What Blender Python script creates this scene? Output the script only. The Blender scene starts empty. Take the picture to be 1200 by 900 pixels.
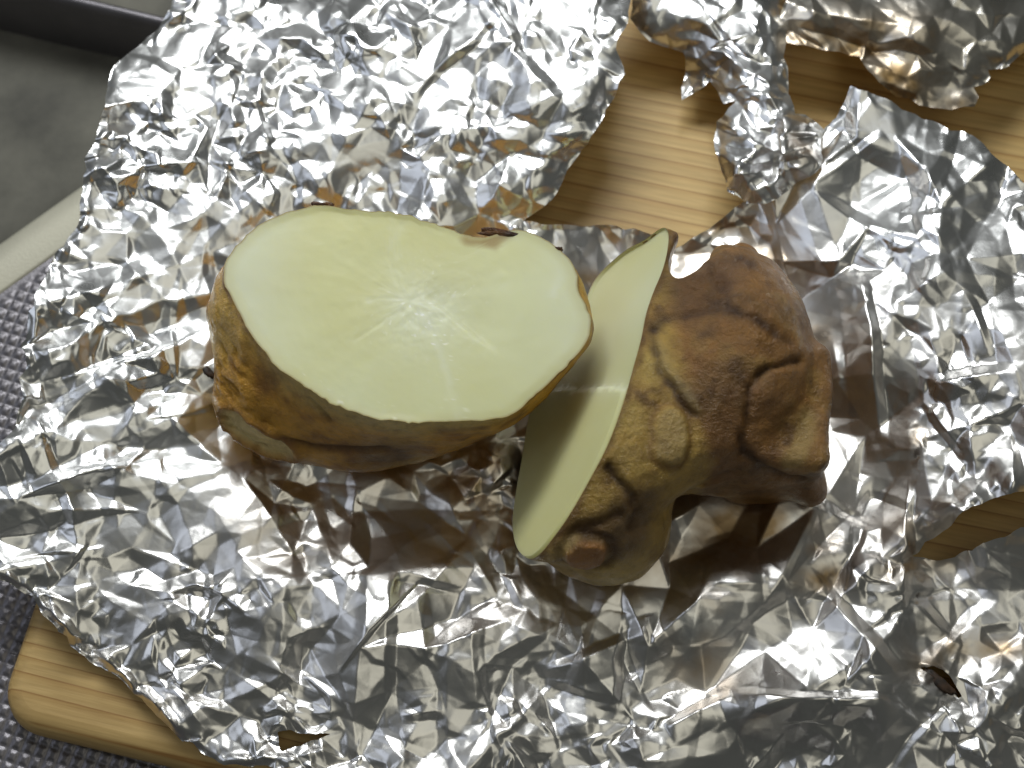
import bpy, bmesh, math, random
import numpy as np
from mathutils import Vector, Matrix
from mathutils.geometry import delaunay_2d_cdt
from mathutils.bvhtree import BVHTree

SC = bpy.context.scene
COL = SC.collection

# ------------------------------------------------------------------ camera
CAM_D, CAM_T = 0.345, math.radians(20.0)
FOC = 36.0 * CAM_D / 0.24
cam_data = bpy.data.cameras.new('camera')
cam = bpy.data.objects.new('camera', cam_data)
COL.objects.link(cam)
CAM = np.array([0.0, -CAM_D * math.sin(CAM_T), CAM_D * math.cos(CAM_T)])
cam.location = CAM
cam.rotation_euler = (CAM_T, 0, 0)
cam_data.sensor_width = 36.0
cam_data.lens = FOC
cam_data.clip_start = 0.01
cam_data.clip_end = 50
cam_data.dof.use_dof = True
cam_data.dof.focus_distance = 0.312
cam_data.dof.aperture_fstop = 15
SC.camera = cam

# ------------------------------------------------------------------ world and lamps (indoor, lit by a kitchen strip lamp)
world = bpy.data.worlds.new('World')
SC.world = world
world.use_nodes = True
bg = world.node_tree.nodes['Background']
bg.inputs['Color'].default_value = (0.90, 0.95, 0.88, 1)
bg.inputs['Strength'].default_value = 0.06


def area_lamp(name, loc, target, sx, sy, watts, color):
    d = bpy.data.lights.new(name, 'AREA')
    d.shape = 'RECTANGLE'
    d.size, d.size_y = sx, sy
    d.energy = watts
    d.color = color
    o = bpy.data.objects.new(name, d)
    COL.objects.link(o)
    o.location = loc
    o.rotation_euler = (Vector(target) - Vector(loc)).to_track_quat('-Z', 'Y').to_euler()
    o['kind'] = 'structure'
    return o


area_lamp('strip_lamp', (-0.08, 0.32, 0.42), (-0.03, 0.04, 0.01), 0.34, 0.16, 2.2, (0.96, 0.99, 0.98))
area_lamp('overhead_fill', (0.35, -0.25, 1.5), (0, 0, 0), 1.6, 0.8, 3.0, (1.0, 0.97, 0.80))  # added overhead fill for warm foil reflections; no such lamp known
area_lamp('window_light', (-1.1, 0.1, 0.8), (0, 0, 0), 0.8, 0.7, 1.7, (0.80, 0.87, 1.0))

SC.view_settings.view_transform = 'Standard'
SC.view_settings.look = 'None'
SC.view_settings.exposure = -0.12
SC.view_settings.gamma = 1.0
SC.cycles.max_bounces = 8
SC.cycles.glossy_bounces = 5
SC.cycles.sample_clamp_indirect = 4.0

# ------------------------------------------------------------------ helpers
PXM = 36.0 / 1200.0 / FOC
RX = np.array([1.0, 0, 0])
UP = np.array([0, math.cos(CAM_T), math.sin(CAM_T)])
FW = np.array([0, math.sin(CAM_T), -math.cos(CAM_T)])


def rays(u, v):
    u = np.asarray(u, float); v = np.asarray(v, float)
    return FW + ((u - 600) * PXM)[..., None] * RX + ((450 - v) * PXM)[..., None] * UP


def at(u, v, z):
    """point of the place that lies at height z (metres) along a sight line"""
    d = rays(u, v)
    t = (np.asarray(z, float) - CAM[2]) / d[..., 2]
    return CAM + d * t[..., None]


def hash01(ix, iy, iz, seed):
    h = (ix.astype(np.int64) * 374761393 + iy.astype(np.int64) * 668265263 + iz.astype(np.int64) * 2147483647 + seed * 974711) & 0xFFFFFFFF
    h = ((h ^ (h >> 13)) * 1274126177) & 0xFFFFFFFF
    h = ((h ^ (h >> 16)) * 2246822519) & 0xFFFFFFFF
    h = h ^ (h >> 15)
    return (h & 0xFFFFFF) / float(0xFFFFFF)


def vnoise(p, scale, seed=0):
    q = np.asarray(p) * scale
    i = np.floor(q).astype(np.int64)
    f = q - i
    f = f * f * (3 - 2 * f)
    out = 0
    for dx in (0, 1):
        for dy in (0, 1):
            for dz in (0, 1):
                w = (f[:, 0] if dx else 1 - f[:, 0]) * (f[:, 1] if dy else 1 - f[:, 1]) * (f[:, 2] if dz else 1 - f[:, 2])
                out = out + w * hash01(i[:, 0] + dx, i[:, 1] + dy, i[:, 2] + dz, seed)
    return out * 2 - 1


def fbm(p, scale, seed=0, octs=4):
    s = 0; a = 1.0; t = 0
    for k in range(octs):
        s = s + a * vnoise(p, scale * 2 ** k, seed + 17 * k); t += a; a *= 0.5
    return s / t


def sstep(a, b, x):
    t = np.clip((x - a) / (b - a), 0, 1)
    return t * t * (3 - 2 * t)


def mesh_obj(name, verts, faces, mat, parent=None, smooth=True, colors=None):
    """faces: (n,3|4) int array or list of lists"""
    me = bpy.data.meshes.new(name)
    verts = np.asarray(verts, float)
    if isinstance(faces, np.ndarray):
        n, k = faces.shape
        me.vertices.add(len(verts))
        me.vertices.foreach_set('co', verts.astype(np.float32).ravel())
        me.loops.add(n * k)
        me.loops.foreach_set('vertex_index', faces.astype(np.int32).ravel())
        me.polygons.add(n)
        me.polygons.foreach_set('loop_start', np.arange(0, n * k, k, dtype=np.int32))
        me.update(calc_edges=True)
        me.validate()
    else:
        me.from_pydata([tuple(v) for v in verts], [], [list(f) for f in faces])
        me.update()
    if smooth:
        me.polygons.foreach_set('use_smooth', np.ones(len(me.polygons), bool))
    if colors is not None:
        for an, arr in colors.items():
            a = me.color_attributes.new(an, 'FLOAT_COLOR', 'POINT')
            c = np.ones((len(me.vertices), 4), np.float32)
            c[:, :3] = np.asarray(arr).reshape(len(me.vertices), -1)
            a.data.foreach_set('color', c.ravel())
    me.materials.append(mat)
    o = bpy.data.objects.new(name, me)
    COL.objects.link(o)
    if parent is not None:
        o.parent = parent
        o.matrix_parent_inverse = Matrix.Translation(-Vector(parent.location))
    return o


def tag(o, label=None, cat=None, group=None, kind=None):
    for k, val in (('label', label), ('category', cat), ('group', group), ('kind', kind)):
        if val:
            o[k] = val
    return o


def thing(name, loc, label, cat, group=None):
    o = bpy.data.objects.new(name, None)
    COL.objects.link(o)
    o.location = loc
    o.empty_display_size = 0.02
    return tag(o, label, cat, group)


def smooth_closed(pts, n, rough=0.0):
    """closed Catmull-Rom through pts, resampled to n points"""
    P = np.asarray(pts, float); m = len(P)
    out = []
    for i in range(m):
        p0, p1, p2, p3 = P[i - 1], P[i], P[(i + 1) % m], P[(i + 2) % m]
        for s in np.linspace(0, 1, 12, endpoint=False):
            out.append(0.5 * (2 * p1 + (p2 - p0) * s + (2 * p0 - 5 * p1 + 4 * p2 - p3) * s ** 2 + (3 * p1 - p0 - 3 * p2 + p3) * s ** 3))
    Q = np.array(out)
    L = np.concatenate([[0], np.cumsum(np.linalg.norm(np.roll(Q, -1, 0) - Q, axis=1))])
    Qc = np.vstack([Q, Q[:1]])
    t = np.linspace(0, L[-1], n, endpoint=False)
    return np.stack([np.interp(t, L, Qc[:, k]) for k in range(P.shape[1])], 1)


def inside_poly(u, v, poly):
    poly = np.asarray(poly, float)
    r = np.zeros(np.shape(u), bool)
    x1, y1 = poly[-1]
    for x2, y2 in poly:
        c = (y1 > v) != (y2 > v)
        if y1 != y2:
            r ^= c & (u < (x2 - x1) * (v - y1) / (y2 - y1) + x1)
        x1, y1 = x2, y2
    return r


def seg_dist(u, v, poly, closed=True):
    """distance and nearest point to polyline"""
    poly = np.asarray(poly, float)
    best = np.full(np.shape(u), 1e9); bx = np.zeros_like(best); by = np.zeros_like(best)
    n = len(poly)
    for i in range(n if closed else n - 1):
        a = poly[i]; b = poly[(i + 1) % n]; d = b - a
        t = np.clip(((u - a[0]) * d[0] + (v - a[1]) * d[1]) / max(d @ d, 1e-12), 0, 1)
        qx = a[0] + t * d[0]; qy = a[1] + t * d[1]
        dd = (u - qx) ** 2 + (v - qy) ** 2
        m = dd < best
        best = np.where(m, dd, best); bx = np.where(m, qx, bx); by = np.where(m, qy, by)
    return np.sqrt(best), bx, by


# ------------------------------------------------------------------ materials
def new_mat(name):
    m = bpy.data.materials.new(name)
    m.use_nodes = True
    nt = m.node_tree
    return m, nt, nt.nodes['Principled BSDF']


def N(nt, typ, **kw):
    n = nt.nodes.new(typ)
    for k, val in kw.items():
        if k in n.inputs:
            n.inputs[k].default_value = val
        else:
            setattr(n, k, val)
    return n


def ramp(nt, stops):
    r = nt.nodes.new('ShaderNodeValToRGB')
    el = r.color_ramp.elements
    while len(el) < len(stops):
        el.new(0.5)
    for e, (p, c) in zip(el, stops):
        e.position = p
        e.color = (*c, 1) if len(c) == 3 else c
    return r


def mat_foil(name, base=(0.86, 0.86, 0.865), rough=(0.25, 0.36)):
    m, nt, b = new_mat(name)
    L = nt.links.new
    tc = N(nt, 'ShaderNodeTexCoord')
    n1 = N(nt, 'ShaderNodeTexNoise', Scale=55.0, Detail=3.0)
    L(tc.outputs['Object'], n1.inputs['Vector'])
    mr = N(nt, 'ShaderNodeMapRange')
    mr.inputs['From Min'].default_value = 0.3; mr.inputs['From Max'].default_value = 0.7
    mr.inputs['To Min'].default_value = rough[0]; mr.inputs['To Max'].default_value = rough[1]
    L(n1.outputs['Fac'], mr.inputs['Value'])
    at_ = N(nt, 'ShaderNodeAttribute', attribute_name='stain')
    sep = N(nt, 'ShaderNodeSeparateColor')
    L(at_.outputs['Color'], sep.inputs['Color'])
    mix = N(nt, 'ShaderNodeMix', data_type='RGBA')
    mix.inputs[6].default_value = (*base, 1)
    mix.inputs[7].default_value = (0.36, 0.215, 0.06, 1)
    L(sep.outputs['Red'], mix.inputs[0])
    mix2 = N(nt, 'ShaderNodeMix', data_type='RGBA')
    mix2.inputs[7].default_value = (0.03, 0.018, 0.01, 1)
    L(mix.outputs[2], mix2.inputs[6]); L(sep.outputs['Green'], mix2.inputs[0])
    L(mix2.outputs[2], b.inputs['Base Color'])
    ad = N(nt, 'ShaderNodeMath', operation='MULTIPLY_ADD')
    ad.inputs[1].default_value = 0.15
    L(sep.outputs['Red'], ad.inputs[0]); L(mr.outputs['Result'], ad.inputs[2])
    L(ad.outputs[0], b.inputs['Roughness'])
    mm = N(nt, 'ShaderNodeMath', operation='MULTIPLY_ADD')
    mm.inputs[1].default_value = -0.9; mm.inputs[2].default_value = 1.0
    L(sep.outputs['Green'], mm.inputs[0])
    L(mm.outputs[0], b.inputs['Metallic'])
    n2 = N(nt, 'ShaderNodeTexNoise', Scale=420.0, Detail=2.0)
    L(tc.outputs['Object'], n2.inputs['Vector'])
    bp = N(nt, 'ShaderNodeBump', Strength=0.10, Distance=0.0005)
    L(n2.outputs['Fac'], bp.inputs['Height'])
    L(bp.outputs['Normal'], b.inputs['Normal'])
    return m


def mat_flesh(name):
    m, nt, b = new_mat(name)
    L = nt.links.new
    a = N(nt, 'ShaderNodeAttribute', attribute_name='tint')
    L(a.outputs['Color'], b.inputs['Base Color'])
    b.inputs['Roughness'].default_value = 0.5
    b.inputs['Specular IOR Level'].default_value = 0.25
    b.inputs['Subsurface Weight'].default_value = 0.6
    b.inputs['Subsurface Radius'].default_value = (0.6, 0.55, 0.28)
    b.inputs['Subsurface Scale'].default_value = 0.009
    b.inputs['Coat Weight'].default_value = 0.05
    b.inputs['Coat Roughness'].default_value = 0.15
    tc = N(nt, 'ShaderNodeTexCoord')
    n = N(nt, 'ShaderNodeTexNoise', Scale=900.0, Detail=3.0, Roughness=0.6)
    n2 = N(nt, 'ShaderNodeTexNoise', Scale=160.0, Detail=4.0)
    L(tc.outputs['Object'], n.inputs['Vector']); L(tc.outputs['Object'], n2.inputs['Vector'])
    ad = N(nt, 'ShaderNodeMath', operation='MULTIPLY_ADD')
    ad.inputs[1].default_value = 0.25
    L(n.outputs['Fac'], ad.inputs[0]); L(n2.outputs['Fac'], ad.inputs[2])
    bp = N(nt, 'ShaderNodeBump', Strength=0.07, Distance=0.0006)
    L(ad.outputs[0], bp.inputs['Height'])
    L(bp.outputs['Normal'], b.inputs['Normal']); L(bp.outputs['Normal'], b.inputs['Coat Normal'])
    return m


def mat_skin(name):
    m, nt, b = new_mat(name)
    L = nt.links.new
    a = N(nt, 'ShaderNodeAttribute', attribute_name='tint')
    tc = N(nt, 'ShaderNodeTexCoord')
    n0 = N(nt, 'ShaderNodeTexNoise', Scale=330.0, Detail=6.0, Roughness=0.68)
    L(tc.outputs['Object'], n0.inputs['Vector'])
    rp = ramp(nt, [(0.28, (0.62, 0.55, 0.45)), (0.5, (1, 1, 1)), (0.74, (1.25, 1.2, 1.1))])
    L(n0.outputs['Fac'], rp.inputs['Fac'])
    mx = N(nt, 'ShaderNodeMix', data_type='RGBA', blend_type='MULTIPLY')
    mx.inputs[0].default_value = 0.9
    L(a.outputs['Color'], mx.inputs[6]); L(rp.outputs['Color'], mx.inputs[7])
    wz = N(nt, 'ShaderNodeTexNoise', Scale=180.0, Detail=4.0)
    L(tc.outputs['Object'], wz.inputs['Vector'])
    wa = N(nt, 'ShaderNodeVectorMath', operation='MULTIPLY_ADD')
    wa.inputs[1].default_value = (0.012, 0.012, 0.012)
    L(wz.outputs['Color'], wa.inputs[0]); L(tc.outputs['Object'], wa.inputs[2])
    vo = N(nt, 'ShaderNodeTexVoronoi', Scale=150.0)
    L(wa.outputs[0], vo.inputs['Vector'])
    sc_ = N(nt, 'ShaderNodeSeparateColor')
    L(vo.outputs['Color'], sc_.inputs['Color'])
    rv = ramp(nt, [(0.0, (0.70, 0.66, 0.60)), (1.0, (1.22, 1.2, 1.15))])
    L(sc_.outputs['Red'], rv.inputs['Fac'])
    mxv = N(nt, 'ShaderNodeMix', data_type='RGBA', blend_type='MULTIPLY')
    mxv.inputs[0].default_value = 0.3
    L(mx.outputs[2], mxv.inputs[6]); L(rv.outputs['Color'], mxv.inputs[7])
    L(mxv.outputs[2], b.inputs['Base Color'])
    rr_ = N(nt, 'ShaderNodeMapRange')
    rr_.inputs['From Min'].default_value = 0.3; rr_.inputs['From Max'].default_value = 0.7
    rr_.inputs['To Min'].default_value = 0.32; rr_.inputs['To Max'].default_value = 0.62
    L(wz.outputs['Fac'], rr_.inputs['Value']); L(rr_.outputs['Result'], b.inputs['Roughness'])
    b.inputs['Coat Weight'].default_value = 0.5
    b.inputs['Coat Roughness'].default_value = 0.09
    b.inputs['Specular IOR Level'].default_value = 0.3
    b.inputs['Subsurface Weight'].default_value = 0.10
    b.inputs['Subsurface Radius'].default_value = (0.6, 0.3, 0.1)
    b.inputs['Subsurface Scale'].default_value = 0.003
    n = N(nt, 'ShaderNodeTexNoise', Scale=300.0, Detail=7.0, Roughness=0.7)
    L(tc.outputs['Object'], n.inputs['Vector'])
    bp = N(nt, 'ShaderNodeBump', Strength=0.8, Distance=0.0017)
    L(n.outputs['Fac'], bp.inputs['Height'])
    L(bp.outputs['Normal'], b.inputs['Normal']); L(bp.outputs['Normal'], b.inputs['Coat Normal'])
    return m


def mat_wood():
    m, nt, b = new_mat('board_wood')
    L = nt.links.new
    tc = N(nt, 'ShaderNodeTexCoord')
    mp = N(nt, 'ShaderNodeMapping')
    mp.inputs['Scale'].default_value = (0.7, 13.0, 13.0)
    L(tc.outputs['Object'], mp.inputs['Vector'])
    nz = N(nt, 'ShaderNodeTexNoise', Scale=1.6, Detail=2.0)
    L(mp.outputs['Vector'], nz.inputs['Vector'])
    sp = N(nt, 'ShaderNodeSeparateXYZ')
    L(tc.outputs['Object'], sp.inputs['Vector'])
    # growth rings: distance across the board, drifting slowly along it
    ad = N(nt, 'ShaderNodeMath', operation='MULTIPLY_ADD')
    ad.inputs[1].default_value = 0.034
    L(nz.outputs['Fac'], ad.inputs[0]); L(sp.outputs['Y'], ad.inputs[2])
    fr = N(nt, 'ShaderNodeMath', operation='MULTIPLY'); fr.inputs[1].default_value = 270.0
    L(ad.outputs[0], fr.inputs[0])
    fc = N(nt, 'ShaderNodeMath', operation='FRACT')
    L(fr.outputs[0], fc.inputs[0])
    rp = ramp(nt, [(0.0, (0.66, 0.47, 0.20)), (0.45, (0.63, 0.445, 0.185)), (0.84, (0.57, 0.375, 0.14)), (0.925, (0.38, 0.21, 0.068)), (0.97, (0.65, 0.46, 0.195))])
    L(fc.outputs[0], rp.inputs['Fac'])
    mp2 = N(nt, 'ShaderNodeMapping'); mp2.inputs['Scale'].default_value = (60, 900, 900)
    L(tc.outputs['Object'], mp2.inputs['Vector'])
    fib = N(nt, 'ShaderNodeTexNoise', Scale=1.0, Detail=5.0)
    L(mp2.outputs['Vector'], fib.inputs['Vector'])
    rf = ramp(nt, [(0.3, (0.80, 0.77, 0.72)), (0.7, (1.06, 1.06, 1.06))])
    L(fib.outputs['Fac'], rf.inputs['Fac'])
    mx = N(nt, 'ShaderNodeMix', data_type='RGBA', blend_type='MULTIPLY'); mx.inputs[0].default_value = 1.0
    L(rp.outputs['Color'], mx.inputs[6]); L(rf.outputs['Color'], mx.inputs[7])
    bl = N(nt, 'ShaderNodeTexNoise', Scale=26.0, Detail=4.0)
    L(tc.outputs['Object'], bl.inputs['Vector'])
    rb = ramp(nt, [(0.35, (0.84, 0.80, 0.76)), (0.65, (1.05, 1.05, 1.05))])
    L(bl.outputs['Fac'], rb.inputs['Fac'])
    mx2 = N(nt, 'ShaderNodeMix', data_type='RGBA', blend_type='MULTIPLY'); mx2.inputs[0].default_value = 1.0
    L(mx.outputs[2], mx2.inputs[6]); L(rb.outputs['Color'], mx2.inputs[7])
    L(mx2.outputs[2], b.inputs['Base Color'])
    b.inputs['Roughness'].default_value = 0.5
    bp = N(nt, 'ShaderNodeBump', Strength=0.25, Distance=0.0004)
    L(fib.outputs['Fac'], bp.inputs['Height']); L(bp.outputs['Normal'], b.inputs['Normal'])
    return m


def mat_steel(name, base, rough, metallic=0.85, blotch=0.35, bscale=60.0):
    m, nt, b = new_mat(name)
    L = nt.links.new
    tc = N(nt, 'ShaderNodeTexCoord')
    n = N(nt, 'ShaderNodeTexNoise', Scale=bscale, Detail=6.0, Roughness=0.6)
    L(tc.outputs['Object'], n.inputs['Vector'])
    lo = tuple(c * (1 - blotch) for c in base); hi = tuple(min(1, c * (1 + blotch)) for c in base)
    rp = ramp(nt, [(0.3, lo), (0.7, hi)])
    L(n.outputs['Fac'], rp.inputs['Fac'])
    L(rp.outputs['Color'], b.inputs['Base Color'])
    b.inputs['Metallic'].default_value = metallic
    mr = N(nt, 'ShaderNodeMapRange')
    mr.inputs['To Min'].default_value = rough - 0.1; mr.inputs['To Max'].default_value = rough + 0.12
    L(n.outputs['Fac'], mr.inputs['Value']); L(mr.outputs['Result'], b.inputs['Roughness'])
    g = N(nt, 'ShaderNodeTexNoise', Scale=1400.0, Detail=2.0)
    L(tc.outputs['Object'], g.inputs['Vector'])
    bp = N(nt, 'ShaderNodeBump', Strength=0.2, Distance=0.0003)
    L(g.outputs['Fac'], bp.inputs['Height']); L(bp.outputs['Normal'], b.inputs['Normal'])
    return m


M_FOIL = mat_foil('foil')
M_FOIL2 = mat_foil('foil_scorched', base=(0.70, 0.67, 0.62), rough=(0.26, 0.40))
M_FLESH = mat_flesh('flesh')
M_SKIN = mat_skin('skin')
M_WOOD = mat_wood()
M_EMB = mat_steel('embossed_steel', (0.19, 0.18, 0.195), 0.38, 0.75, 0.12)
M_RIM = mat_steel('rim_steel', (0.50, 0.48, 0.39), 0.55, 0.3, 0.05)
M_BASIN = mat_steel('basin_steel', (0.12, 0.115, 0.095), 0.65, 0.2, 0.5, 38.0)

# ------------------------------------------------------------------ setting: counter, sink, board
ZC = -0.0100                      # counter level; the board's top is z = 0


def build_counter():
    # embossed steel sheet; its edge towards the sink runs along a straight line
    e0 = at(0, 346, ZC)[:2]; e1 = at(56, 306, ZC)[:2]
    ex = (e1 - e0) / np.linalg.norm(e1 - e0)
    ey = np.array([-ex[1], ex[0]])            # points to the sink
    ang = math.radians(-17)
    ca, sa = math.cos(ang), math.sin(ang)
    # edge coordinates: s along the rim, t away from it (negative = counter)
    ds = 0.00042
    s = np.arange(-0.10, 0.16, ds); t = np.arange(-0.16, 0.0005, ds)
    S, T = np.meshgrid(s, t)
    X = e0[0] + S * ex[0] + T * ey[0]; Y = e0[1] + S * ex[1] + T * ey[1]
    a = (X * ca + Y * sa) / 0.00285; b = (-X * sa + Y * ca) / 0.00285
    fa = np.abs(a - np.floor(a) - 0.5) * 2; fb = np.abs(b - np.floor(b) - 0.5) * 2
    hgt = sstep(0.86, 0.52, np.maximum(fa, fb)) * 0.00042
    hgt = hgt * sstep(-0.0005, -0.003, T)
    Z = ZC + hgt
    V = np.stack([X, Y, Z], -1).reshape(-1, 3)
    n, m = S.shape
    idx = np.arange(n * m).reshape(n, m)
    F = np.stack([idx[:-1, :-1], idx[:-1, 1:], idx[1:, 1:], idx[1:, :-1]], -1).reshape(-1, 4)
    tag(mesh_obj('embossed_countertop', V, F, M_EMB), 'grey steel counter embossed with small raised squares', kind='structure')
    # plain sheet under everything, cut back where the sink lies
    def pt(sv, tv, z):
        return (e0[0] + sv * ex[0] + tv * ey[0], e0[1] + sv * ex[1] + tv * ey[1], z)
    V2 = [pt(-1.2, -0.158, ZC - 0.0006), pt(1.2, -0.158, ZC - 0.0006), pt(1.2, -1.4, ZC - 0.0006), pt(-1.2, -1.4, ZC - 0.0006)]
    V2 += [pt(-1.2, 0.0, ZC - 0.0006), pt(-0.099, 0.0, ZC - 0.0006), pt(-0.099, -0.158, ZC - 0.0006)]
    V2 += [pt(0.158, -0.158, ZC - 0.0006), pt(0.158, 0.0, ZC - 0.0006), pt(1.2, 0.0, ZC - 0.0006)]
    F2 = [(0, 3, 2, 1), (0, 6, 5, 4), (7, 1, 9, 8)]
    tag(mesh_obj('countertop', V2, F2, M_EMB, smooth=False), kind='structure')
    # the sink: rolled rim, wall, floor, far wall and far rim as one swept profile
    w = np.linalg.norm((at(0, 280, ZC)[:2] - e0) @ ey)
    prof = [(0.0, ZC - 0.0004), (0.0004, ZC + 0.0003), (0.001, ZC + 0.0005), (w * 0.5, ZC + 0.0006), (w - 0.0022, ZC + 0.0005), (w - 0.0006, ZC - 0.001),
            (w, ZC - 0.004)]
    basin = [(w, ZC - 0.004), (w + 0.002, ZC - 0.012), (w + 0.006, ZC - 0.0175), (w + 0.014, ZC - 0.0195), (w + 0.05, ZC - 0.021), (w + 0.30, ZC - 0.0195),
             (w + 0.312, ZC - 0.017), (w + 0.317, ZC - 0.011), (w + 0.319, ZC - 0.003)]
    g0 = at(-60, -32, ZC); g1 = at(230, 37, ZC)
    gd = (g1 - g0) / np.linalg.norm(g1 - g0); gn = np.array([-gd[1], gd[0], 0])
    pr2 = [(-0.0020, -0.024), (-0.0016, -0.004), (-0.0013, -0.001), (-0.0006, 0.0012), (0.0006, 0.0016), (0.0016, 0.0008), (0.0019, -0.001), (0.0024, -0.004), (0.003, -0.024)]
    sg = np.linspace(0, 0.14, 30)
    VV = np.array([[g0 + gd * a_ - gd * 0.05 + gn * b_ + np.array([0, 0, z_]) for a_ in sg] for (b_, z_) in pr2]).reshape(-1, 3)
    ii = np.arange(len(pr2) * 30).reshape(len(pr2), 30)
    FF = np.stack([ii[:-1, :-1], ii[:-1, 1:], ii[1:, 1:], ii[1:, :-1]], -1).reshape(-1, 4)
    tag(mesh_obj('sink_divider', VV, FF, M_EMB), 'slate grey steel divider wall standing in the sink', kind='structure')
    for nm, pr, mt, lab in (('sink_rim', prof, M_RIM, 'smooth pale rim of the sink beside the embossed counter'),
                            ('sink_basin', basin, M_BASIN, 'dull dark grey water-stained sink basin')):
        ss = np.linspace(-1.2, 1.2, 60)
        VV = np.array([[pt(a_, b_, z_) for a_ in ss] for (b_, z_) in pr]).reshape(-1, 3)
        k = len(ss)
        ii = np.arange(len(pr) * k).reshape(len(pr), k)
        FF = np.stack([ii[:-1, :-1], ii[:-1, 1:], ii[1:, 1:], ii[1:, :-1]], -1).reshape(-1, 4)
        tag(mesh_obj(nm, VV, FF, mt), lab, kind='structure')


build_counter()


def build_board():
    c = at(-14, 846, 0.0); a = math.radians(-13.0)
    Lx, Ly, R, H = 0.42, 0.30, 0.010, 0.0096
    def rr(inset):
        out = []
        r = R - inset
        for cx, cy, a0 in ((R, R, 180), (Lx - R, R, 270), (Lx - R, Ly - R, 0), (R, Ly - R, 90)):
            for q in np.linspace(a0, a0 + 90, 12):
                out.append((cx + r * math.cos(math.radians(q)), cy + r * math.sin(math.radians(q))))
        return out
    levels = [(0.0015, -H), (0, -H + 0.0015), (0, -0.0050), (0.0006, -0.0026), (0.0020, -0.0008), (0.0045, 0.0)]
    V = []; F = []
    for ins, z in levels:
        V += [(x, y, z) for x, y in rr(ins)]
    k = 48
    for l in range(len(levels) - 1):
        for i in range(k):
            F.append((l * k + i, l * k + (i + 1) % k, (l + 1) * k + (i + 1) % k, (l + 1) * k + i))
    F.append(tuple(range((len(levels) - 1) * k, len(levels) * k)))
    F.append(tuple(reversed(range(k))))
    o = mesh_obj('cutting_board', np.array(V), F, M_WOOD, smooth=False)
    for p in o.data.polygons:
        p.use_smooth = len(p.vertices) == 4
    o.location = (c[0], c[1], 0)
    o.rotation_euler = (0, 0, a)
    tag(o, 'pale pine cutting board with rounded corner lying under the foil', 'cutting board')


build_board()


# ------------------------------------------------------------------ foil
def raster_layer(U0, V0, step, nu, nv, spacing, angle, stretch, seed, power=1.0, jitter=0.48):
    """random heights on scattered points, triangulated: a sheet of crisp facets"""
    rng = np.random.RandomState(seed)
    W, Hh = nu * step, nv * step
    ca, sa = math.cos(angle), math.sin(angle)
    cx, cy = U0 + W / 2, V0 + Hh / 2
    Rr = 0.5 * math.hypot(W, Hh) + 3 * spacing * stretch
    na = int(Rr * 2 / (spacing * stretch)) + 2; nb = int(Rr * 2 / spacing) + 2
    A, B = np.meshgrid(np.arange(na) - na / 2, np.arange(nb) - nb / 2)
    A = A + 0.5 * (np.arange(nb)[:, None] % 2)
    A = (A + rng.uniform(-jitter, jitter, A.shape)).ravel() * spacing
    B = (B + rng.uniform(-jitter, jitter, B.shape)).ravel() * spacing
    AS = A * stretch
    PU = cx + AS * ca - B * sa; PV = cy + AS * sa + B * ca
    keep = (PU > U0 - 3 * spacing * stretch) & (PU < U0 + W + 3 * spacing * stretch) & (PV > V0 - 3 * spacing * stretch) & (PV < V0 + Hh + 3 * spacing * stretch)
    A, B, PU, PV = A[keep], B[keep], PU[keep], PV[keep]
    vals = rng.uniform(-1, 1, (len(A), 3))
    vals[:, 0] = np.sign(vals[:, 0]) * np.abs(vals[:, 0]) ** 0.7
    res = delaunay_2d_cdt([Vector((x, y)) for x, y in zip(A, B)], [], [], 0, 1e-6)
    order = [o[0] for o in res[3]]
    out = np.zeros((nv, nu, 3), np.float32)
    PU = PU[order]; PV = PV[order]; vals = vals[order]
    for tri in res[2]:
        i, j, k = tri
        u0, u1, u2 = PU[i], PU[j], PU[k]; v0, v1, v2 = PV[i], PV[j], PV[k]
        xa = max(0, int(math.ceil((min(u0, u1, u2) - U0) / step))); xb = min(nu - 1, int((max(u0, u1, u2) - U0) / step))
        ya = max(0, int(math.ceil((min(v0, v1, v2) - V0) / step))); yb = min(nv - 1, int((max(v0, v1, v2) - V0) / step))
        if xa > xb or ya > yb:
            continue
        den = (v1 - v2) * (u0 - u2) + (u2 - u1) * (v0 - v2)
        if abs(den) < 1e-9:
            continue
        uu = U0 + step * np.arange(xa, xb + 1)[None, :]; vv = V0 + step * np.arange(ya, yb + 1)[:, None]
        w0 = ((v1 - v2) * (uu - u2) + (u2 - u1) * (vv - v2)) / den
        w1 = ((v2 - v0) * (uu - u2) + (u0 - u2) * (vv - v2)) / den
        w2 = 1 - w0 - w1
        ins = (w0 >= -1e-6) & (w1 >= -1e-6) & (w2 >= -1e-6)
        if not ins.any():
            continue
        w = np.stack([w0[ins], w1[ins], w2[ins]], -1).clip(0, 1) ** power
        w /= w.sum(-1, keepdims=True)
        out[ya:yb + 1, xa:xb + 1][ins] = w @ vals[[i, j, k]]
    return out


def rbf(ctrl, U, V):
    c = np.array(ctrl, float)
    P = c[:, :2] / 100.0
    d = np.linalg.norm(P[:, None] - P[None], axis=-1)
    n = len(P)
    K = d + 0.03 * np.eye(n)                       # linear kernel, a little smoothing
    A = np.block([[K, np.ones((n, 1))], [np.ones((1, n)), np.zeros((1, 1))]])
    sol = np.linalg.solve(A, np.append(c[:, 2], 0))
    out = np.full(U.shape, sol[-1])
    for i in range(n):
        out += sol[i] * np.sqrt((U / 100 - P[i, 0]) ** 2 + (V / 100 - P[i, 1]) ** 2 + 0.02)
    return out


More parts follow.
